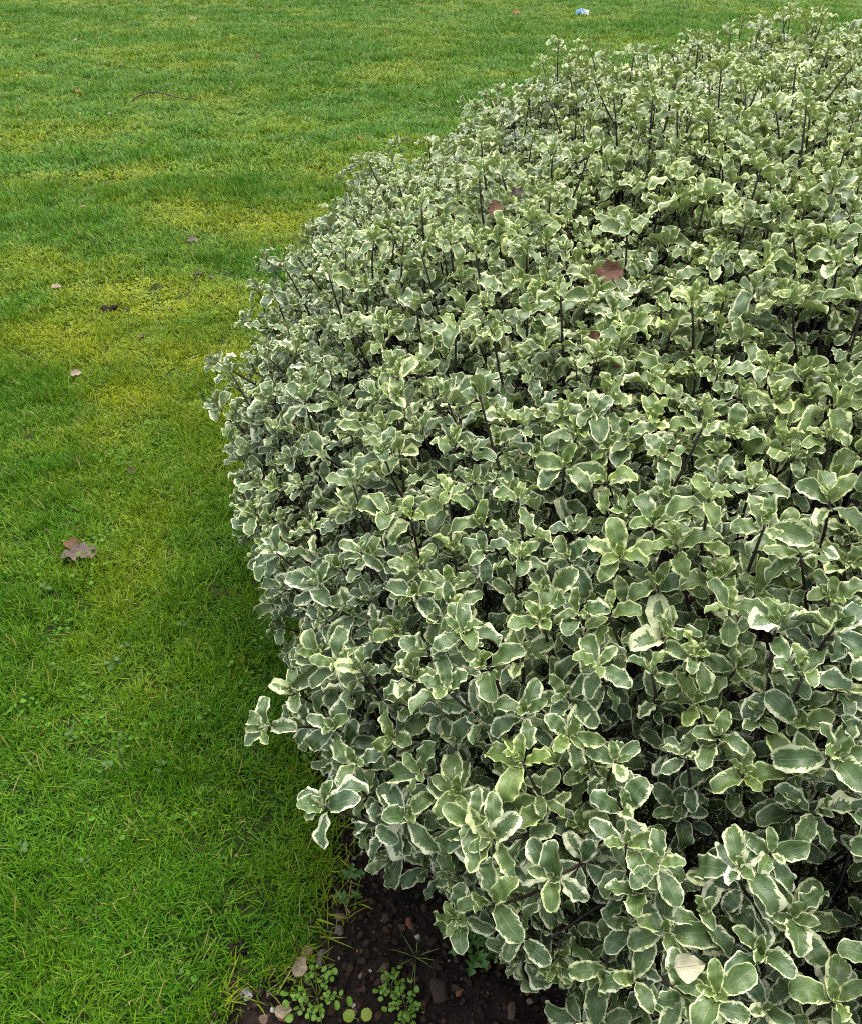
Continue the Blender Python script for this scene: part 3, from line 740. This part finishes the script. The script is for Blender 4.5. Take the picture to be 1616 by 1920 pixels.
def grassling(px, py, n, L, label, mat):
    t, k = plant('grass_seedling', label, 'grass', px, py)
    for i in range(n):
        a = 6.283 * i / n + rng.normal(0, .25); l = L * rng.uniform(.6, 1.1); m = MB(); dx, dy = math.cos(a), math.sin(a)
        pts = [Vector((dx * l * f, dy * l * f, l * .55 * f * (1 - .75 * f) + .001)) for f in (0, .35, .7, 1)]
        m.tube(pts, [.0008, .0009, .0006, .0002], 4); obj('blade', m.mesh('blade', mat), t)
grassling(780, 1796, 9, .055, 'thin-bladed grass seedling sprawling on bare soil', M_STALK)
grassling(700, 1588, 5, .06, 'pale dead grass stalks lying on shaded soil by the lawn', M_STRAW)
# broad-leaved weeds flat in the lawn
for i, (px, py, n, s, lab) in enumerate([(215, 1252, 5, .020, 'pale round-leaved weed in the lawn, the largest, left of the shrub'), (238, 1220, 3, .018, 'small pale lawn weed just above the largest round-leaved one'),
    (92, 1108, 3, .020, 'flat pale weed in the lawn below the purple brown oak leaf'), (140, 1392, 4, .016, 'pale green weed in the lawn left of the dry stalk'),
    (200, 1452, 5, .017, 'leafy weed in the lawn below the dry stalk'), (345, 1180, 3, .015, 'pale leaf rosette in the lawn midway to the shrub'), (110, 1262, 4, .014, 'small weed in the lawn at far left, level with the largest weed'),
    (300, 1450, 5, .016, 'leafy weed in the lawn between the dry stalk and the bed'), (45, 1600, 5, .014, 'tiny clover-like weed in the near lawn at far left'), (168, 1625, 4, .013, 'tiny weed in the near lawn, right of the one at far left')]):
    t, k = plant('lawn_weed', lab, 'weed', px, py, 'broad-leaved weeds in the lawn', .014, False)
    for j in range(n): obj('leaf', oval_leaves[j % 2], t, (0, 0, .006 + .003 * (j % 3)), (rng.normal(0, .35), rng.normal(-.15, .3), 6.28 * j / n + rng.normal(0, .8)), s * 1.05 * rng.uniform(.55, 1.3))

# ------------------------------------------------------------------ fallen leaves, twig, stalk, litter on the lawn
D = dict(mauve=mat_dry_leaf('mauve_brown_leaf', (.085, .056, .048), (.150, .105, .090), (.20, .15, .125)), rust=mat_dry_leaf('rust_leaf', (.075, .032, .014), (.13, .060, .026), (.17, .09, .045)),
         orange=mat_dry_leaf('orange_leaf', (.20, .07, .02), (.29, .12, .04), (.3, .16, .06)), pale=mat_dry_leaf('pale_leaf', (.26, .20, .13), (.36, .28, .19), (.3, .24, .16)),
         dark=mat_dry_leaf('dark_leaf', (.035, .022, .018), (.075, .045, .035), (.08, .05, .04)), cream=mat_dry_leaf('cream_leaf', (.46, .43, .28), (.55, .52, .35), (.45, .45, .27)))
oak = lambda ph: (lambda q: max(0.0, math.sin(math.pi * min(1, q) ** 1.15)) ** .55 * (.80 + .20 * math.cos(2 * math.pi * 4.1 * q + ph)))
ovate = lambda q: max(0.0, math.sin(math.pi * min(1, q) ** .7)) ** .9
def dry_leaf(mat, kind, seed, curl=.6):
    if kind == 'oak': return blade('oak_leaf', mat, .31, .05, 2.2, curl, .25, .25, seed, 26, (-1, -.6, -.25, 0, .25, .6, 1), .1, oak(2.4), .3)
    return blade('fallen_leaf', mat, .30, .06, 2, curl, .3, .25, seed, 14, (-1, -.5, 0, .5, 1), .14, ovate, .4)
def fallen(px, py, wpx, mat, kind, label, rz, curl=.6, lift=.013):
    g, k = ground_at(px, py); L = wpx * k; me = dry_leaf(D[mat], kind, int(px + py), curl)
    z = float(ground_z(g[0], g[1])) + lift
    o = obj('oak_leaf' if kind == 'oak' else 'fallen_leaf', me, None, (g[0] - math.cos(rz) * L * .48, g[1] - math.sin(rz) * L * .48, z), (rng.normal(0, .12), rng.normal(0, .08), rz), L)
    return tag(o, label, 'leaf', 'fallen leaves on the lawn')
for a in [(146, 1046, 74, 'mauve', 'oak', 'purple brown lobed oak leaf on the near lawn, the largest fallen leaf', .25, .5),
 (138, 1030, 46, 'rust', 'oval', 'dark rusty leaf tucked under the large oak leaf', 2.4, .9),
 (485, 110, 26, 'rust', 'oak', 'rusty curled leaf in the middle of the far lawn', .4, .9),
 (726, 65, 19, 'orange', 'oval', 'orange brown leaf on the far lawn left of the dark scrap', .2, .7),
 (814, 66, 13, 'dark', 'oval', 'dark scrap of leaf on the far lawn right of the orange brown leaf', .1, .6),
 (143, 78, 16, 'pale', 'oval', 'pale pinkish leaf near the top left of the lawn', .5, .7),
 (146, 176, 26, 'orange', 'oval', 'flat orange leaf at left, level with the fallen twig', .1, .5),
 (361, 456, 28, 'mauve', 'oval', 'mauve brown flattened leaf by the yellow moss patch', .3, .4),
 (374, 514, 20, 'dark', 'oval', 'dark withered leaf just below the mauve flattened leaf', .8, .8),
 (397, 520, 18, 'mauve', 'oval', 'small withered leaf right of the dark withered one', 2.0, .8),
 (143, 703, 26, 'pale', 'oval', 'pale tan leaf at left of the pale yellow moss', .3, .4),
 (247, 886, 20, 'dark', 'oval', 'dark brown scrap of leaf above the large oak leaf', .2, .8),
 (265, 634, 18, 'rust', 'oval', 'small reddish leaf in grass below the dark bare spot', 1.0, .8),
 (362, 38, 16, 'pale', 'oval', 'pale scrap at the top, left of centre', .6, .7),
 (1017, 131, 16, 'mauve', 'oval', 'dull pinkish leaf near the shrub top on the far lawn', 1.2, .8),
 (675, 266, 15, 'orange', 'oval', 'small orange leaf close to the upper left of the shrub', .2, .6),
 (106, 541, 24, 'pale', 'oval', 'grey pale flat scrap at far left beside the moss', .2, .3),
 (700, 262, 10, 'pale', 'oval', 'tiny pale scrap right of the small orange leaf', .3, .5),
 (966, 30, 22, 'orange', 'oval', 'long orange leaf near the top, left of the litter', .1, .4),
 (1040, 31, 12, 'rust', 'oval', 'rusty speck of leaf immediately left of the litter', .1, .6),
 (1466, 46, 16, 'dark', 'oval', 'dark leaf near the top right, behind the shrub tips', .3, .8),
 (738, 23, 10, 'dark', 'oval', 'small dark scrap near the top above the orange brown leaf', .3, .8),
 (997, 105, 15, 'dark', 'oval', 'dark green black leaf above the dull pinkish leaf', .8, .8),
 (716, 145, 14, 'dark', 'oval', 'dark curled leaf on the lawn right of the far clump of scraps', .5, .9),
 (640, 161, 16, 'dark', 'oval', 'dark curled leaf left of its twin on the far lawn', 2.3, .9),
 (662, 174, 18, 'mauve', 'oval', 'brownish leaf just under the dark curled one', .2, .7),
 (208, 217, 14, 'pale', 'oval', 'pale scrap below the flat orange leaf', .8, .6),
 (2, 182, 16, 'pale', 'oval', 'pale leaf cut off by the left edge of the picture', .4, .8),
 (330, 1, 12, 'dark', 'oval', 'dark speck of leaf at the very top', .3, .8),
 (434, 171, 14, 'pale', 'oval', 'round whitish leaf right of the fallen twig', .9, .5),
 (157, 392, 12, 'pale', 'oval', 'whitish scrap left of the yellow moss', .2, .3),
 (92, 250, 12, 'dark', 'oval', 'small dark scrap at upper left below the flat orange leaf', .2, .6),
 (521, 183+75, 10, 'dark', 'oval', 'black scrap of leaf right of centre on the upper lawn', 1.2, .9),
 (271, 262, 14, 'dark', 'oval', 'black upright scrap of leaf below the fallen twig', 1.5, 1.2),
 (542, 378, 16, 'dark', 'oval', 'dark scrap near the shrub above its left shoulder', .6, .8),
 (90, 1000, 14, 'dark', 'oval', 'little dark scrap left above the large oak leaf', .6, .8)]:
    fallen(*a)
# worm casts / bare crumbly spots
for i, (px, py, s, lab) in enumerate([(205, 577, 30, 'dark crumbly worm cast beside the yellow moss on the left lawn'), (382, 1392, 34, 'dark bare soil spot in the near lawn, left of the shrub foot'),
     (372, 517, 22, 'small soil heap under the withered leaves'), (235, 436, 14, 'tiny soil heap in the upper yellow moss'), (265, 960, 18, 'small soil heap in the lawn above the oak leaf'), (5, 1186, 18, 'dark soil spot at the left edge of the near lawn'),
     (455, 1782, 40, 'wide dark soil hollow in the near lawn beside the bed')]):
    g, k = ground_at(px, py); z = float(ground_z(g[0], g[1])); m = MB(); r = random.Random(i)
    import bmesh
    bm = bmesh.new()
    for j in range(12):
        R = s * k * r.uniform(.10, .22); q = s * k * .42 * math.sqrt(r.random()); a = r.uniform(0, 6.28)
        res = bmesh.ops.create_icosphere(bm, subdivisions=2, radius=R)
        for v in res['verts']:
            v.co = v.co * r.uniform(.8, 1.12); v.co.z *= .7; v.co += Vector((q * math.cos(a), q * math.sin(a), R * .35 + .003))
    me = bpy.data.meshes.new('worm_cast'); bm.to_mesh(me); bm.free(); me.materials.append(M_SOIL)
    tag(obj('worm_cast', me, None, (g[0], g[1], z)), lab, 'soil heap', 'soil heaps in the lawn')
# fallen twig with side shoots
M_TWIG = mat_stone('twig_bark', (.035, .025, .02), (.09, .065, .05), 60, .8)
def gp(px, py, z=.03):
    g = ground_at(px, py)[0]; return Vector((g[0], g[1], float(ground_z(g[0], g[1])) + z))
m = MB(); m.tube([gp(246, 194, .015), gp(262, 187, .035), gp(285, 184, .05), gp(305, 186, .05), gp(330, 191, .04), gp(352, 194, .03), gp(376, 186, .045)], [.007, .007, .006, .0055, .0045, .0035, .002], 7)
m.tube([gp(290, 185, .05), gp(305, 180, .07), gp(322, 172, .06)], [.0045, .0035, .0015], 6); m.tube([gp(318, 189, .045), gp(335, 183, .06), gp(345, 180, .05)], [.0035, .003, .0015], 6)
tag(obj('fallen_twig', m.mesh('fallen_twig', M_TWIG)), 'thin dark forked twig lying on the upper left lawn', 'twig')
g = gp(235, 1458, 0); m = MB(); m.tube([g, g + Vector((.001, .01, .035)), g + Vector((-.003, .02, .07)), g + Vector((-.001, .035, .105))], [.0012, .0012, .001, .0005], 5)
tag(obj('dry_stalk', m.mesh('dry_stalk', M_TWIG)), 'single thin brown dry stalk standing in the near lawn', 'stalk')
g, k = ground_at(1090, 33); W = 22 * k
mm = NT('printed_film'); sx_ = mm.n('ShaderNodeSeparateXYZ'); mm.l(mm.objc(), sx_.inputs[0]); nz = mm.noise(mm.objc(), 18, 4)
f = mm.ramp(mm.math('ADD', sx_.outputs[0], mm.math('MULTIPLY', mm.math('SUBTRACT', nz, .5), .09)), -.012, .012)
mm.base(mm.mix(f, (.14, .34, .48), (.5, .52, .54)), .3, .5)
V, Fs = [], []; NX, NY = 17, 11; r = random.Random(5)
for sgn in (1, -1):
    for j in range(NY):
        for i in range(NX):
            u_, v_ = i / (NX - 1) * 2 - 1, j / (NY - 1) * 2 - 1
            th_ = max(0, (1 - u_ ** 4) * (1 - v_ ** 4)) * W * .16
            V.append((u_ * W * .5 * (1 + .05 * math.sin(v_ * 5)), v_ * W * .36 * (1 - .1 * math.cos(u_ * 4)), sgn * th_ + .012 * math.sin(u_ * 5 + v_ * 3) + (r.gauss(0, .005) if th_ > .004 else 0)))
    b = (0 if sgn > 0 else NX * NY)
    for j in range(NY - 1):
        for i in range(NX - 1):
            q = (b + j * NX + i, b + j * NX + i + 1, b + (j + 1) * NX + i + 1, b + (j + 1) * NX + i); Fs.append(q if sgn > 0 else q[::-1])
pk = empty('litter_packet', (g[0], g[1], float(ground_z(g[0], g[1])) + .045)); pk.rotation_euler = (.35, .1, -.2)
tag(pk, 'crumpled blue and white litter packet on the far lawn', 'litter')
obj('packet_body', mesh_np('packet_body', V, Fs, mm.m, False), pk)
for sgn in (-1, 1):                                           # crimped ends
    V = [(sgn * W * (.49 + .07 * (i % 2)), (-1 + i // 2 * .25) * W * .36, .004 * (1 if (i // 2) % 2 else -1) + (.012 * math.sin(sgn * 5 + (-1 + i // 2 * .25) * 3))) for i in range(18)]
    obj('crimped_end', mesh_np('crimped_end', V, [(2 * i, 2 * i + 1, 2 * i + 3, 2 * i + 2) for i in range(8)], mm.m, False), pk)

# ------------------------------------------------------------------ dead leaves caught in the shrub
for px, py, wpx, mat, kind, lab, rz, q in [(925, 412, 50, 'rust', 'oak', 'rusty dead leaf caught upright among the upper left shoots of the shrub', 1.2, .985),
   (1130, 542, 80, 'rust', 'oak', 'large rusty oak leaf lodged in the middle of the shrub top', .35, .925), (1112, 655, 44, 'rust', 'oval', 'dark red dead leaf in the shrub below the large rusty oak leaf', .4, .93),
   (968, 380, 34, 'dark', 'oval', 'dark dead leaf right of the upright rusty one in the shrub', .3, .985), (1155, 700, 34, 'rust', 'oval', 'small brown dead leaf low among shrub shoots below the dark red one', .1, .94)]:
    P, k = shrub_hit(px, py, q); L = wpx * k; me = dry_leaf(D[mat], kind, int(px), .5)
    o = obj('dead_leaf', me, None, (P[0] - math.cos(rz) * L * .5, P[1] - math.sin(rz) * L * .5, P[2] + .012), (rng.normal(.35, .1), -.25, rz), L)
    tag(o, lab, 'leaf', 'dead leaves caught in the shrub')
P, k = shrub_hit(1280, 1832, 1.03); L = 66 * k
o = obj('cream_leaf', dry_leaf(D['cream'], 'oval', 77, .3), None, (P[0] - L * .5, P[1], P[2] + .02), (.5, -.1, .1), (L, L * 1.25, L))
tag(o, 'plain cream leaf without green near the bottom of the shrub', 'leaf', 'dead leaves caught in the shrub')
o = obj('bark_chip', dry_leaf(D['pale'], 'oval', 88, 1.0), None, tuple(gp(512, 1905, .012)), (.5, 0, .2), .036)
tag(o, 'curled tan bark chip at the bottom edge left of the larger weed', 'bark')
o = obj('fallen_leaf', dry_leaf(D['pale'], 'oval', 89, 1.0), None, tuple(gp(553, 1848, .02)), (.4, -.2, 1.2), .045)
tag(o, 'curled tan dead leaf at the lawn corner behind the larger weed', 'leaf')
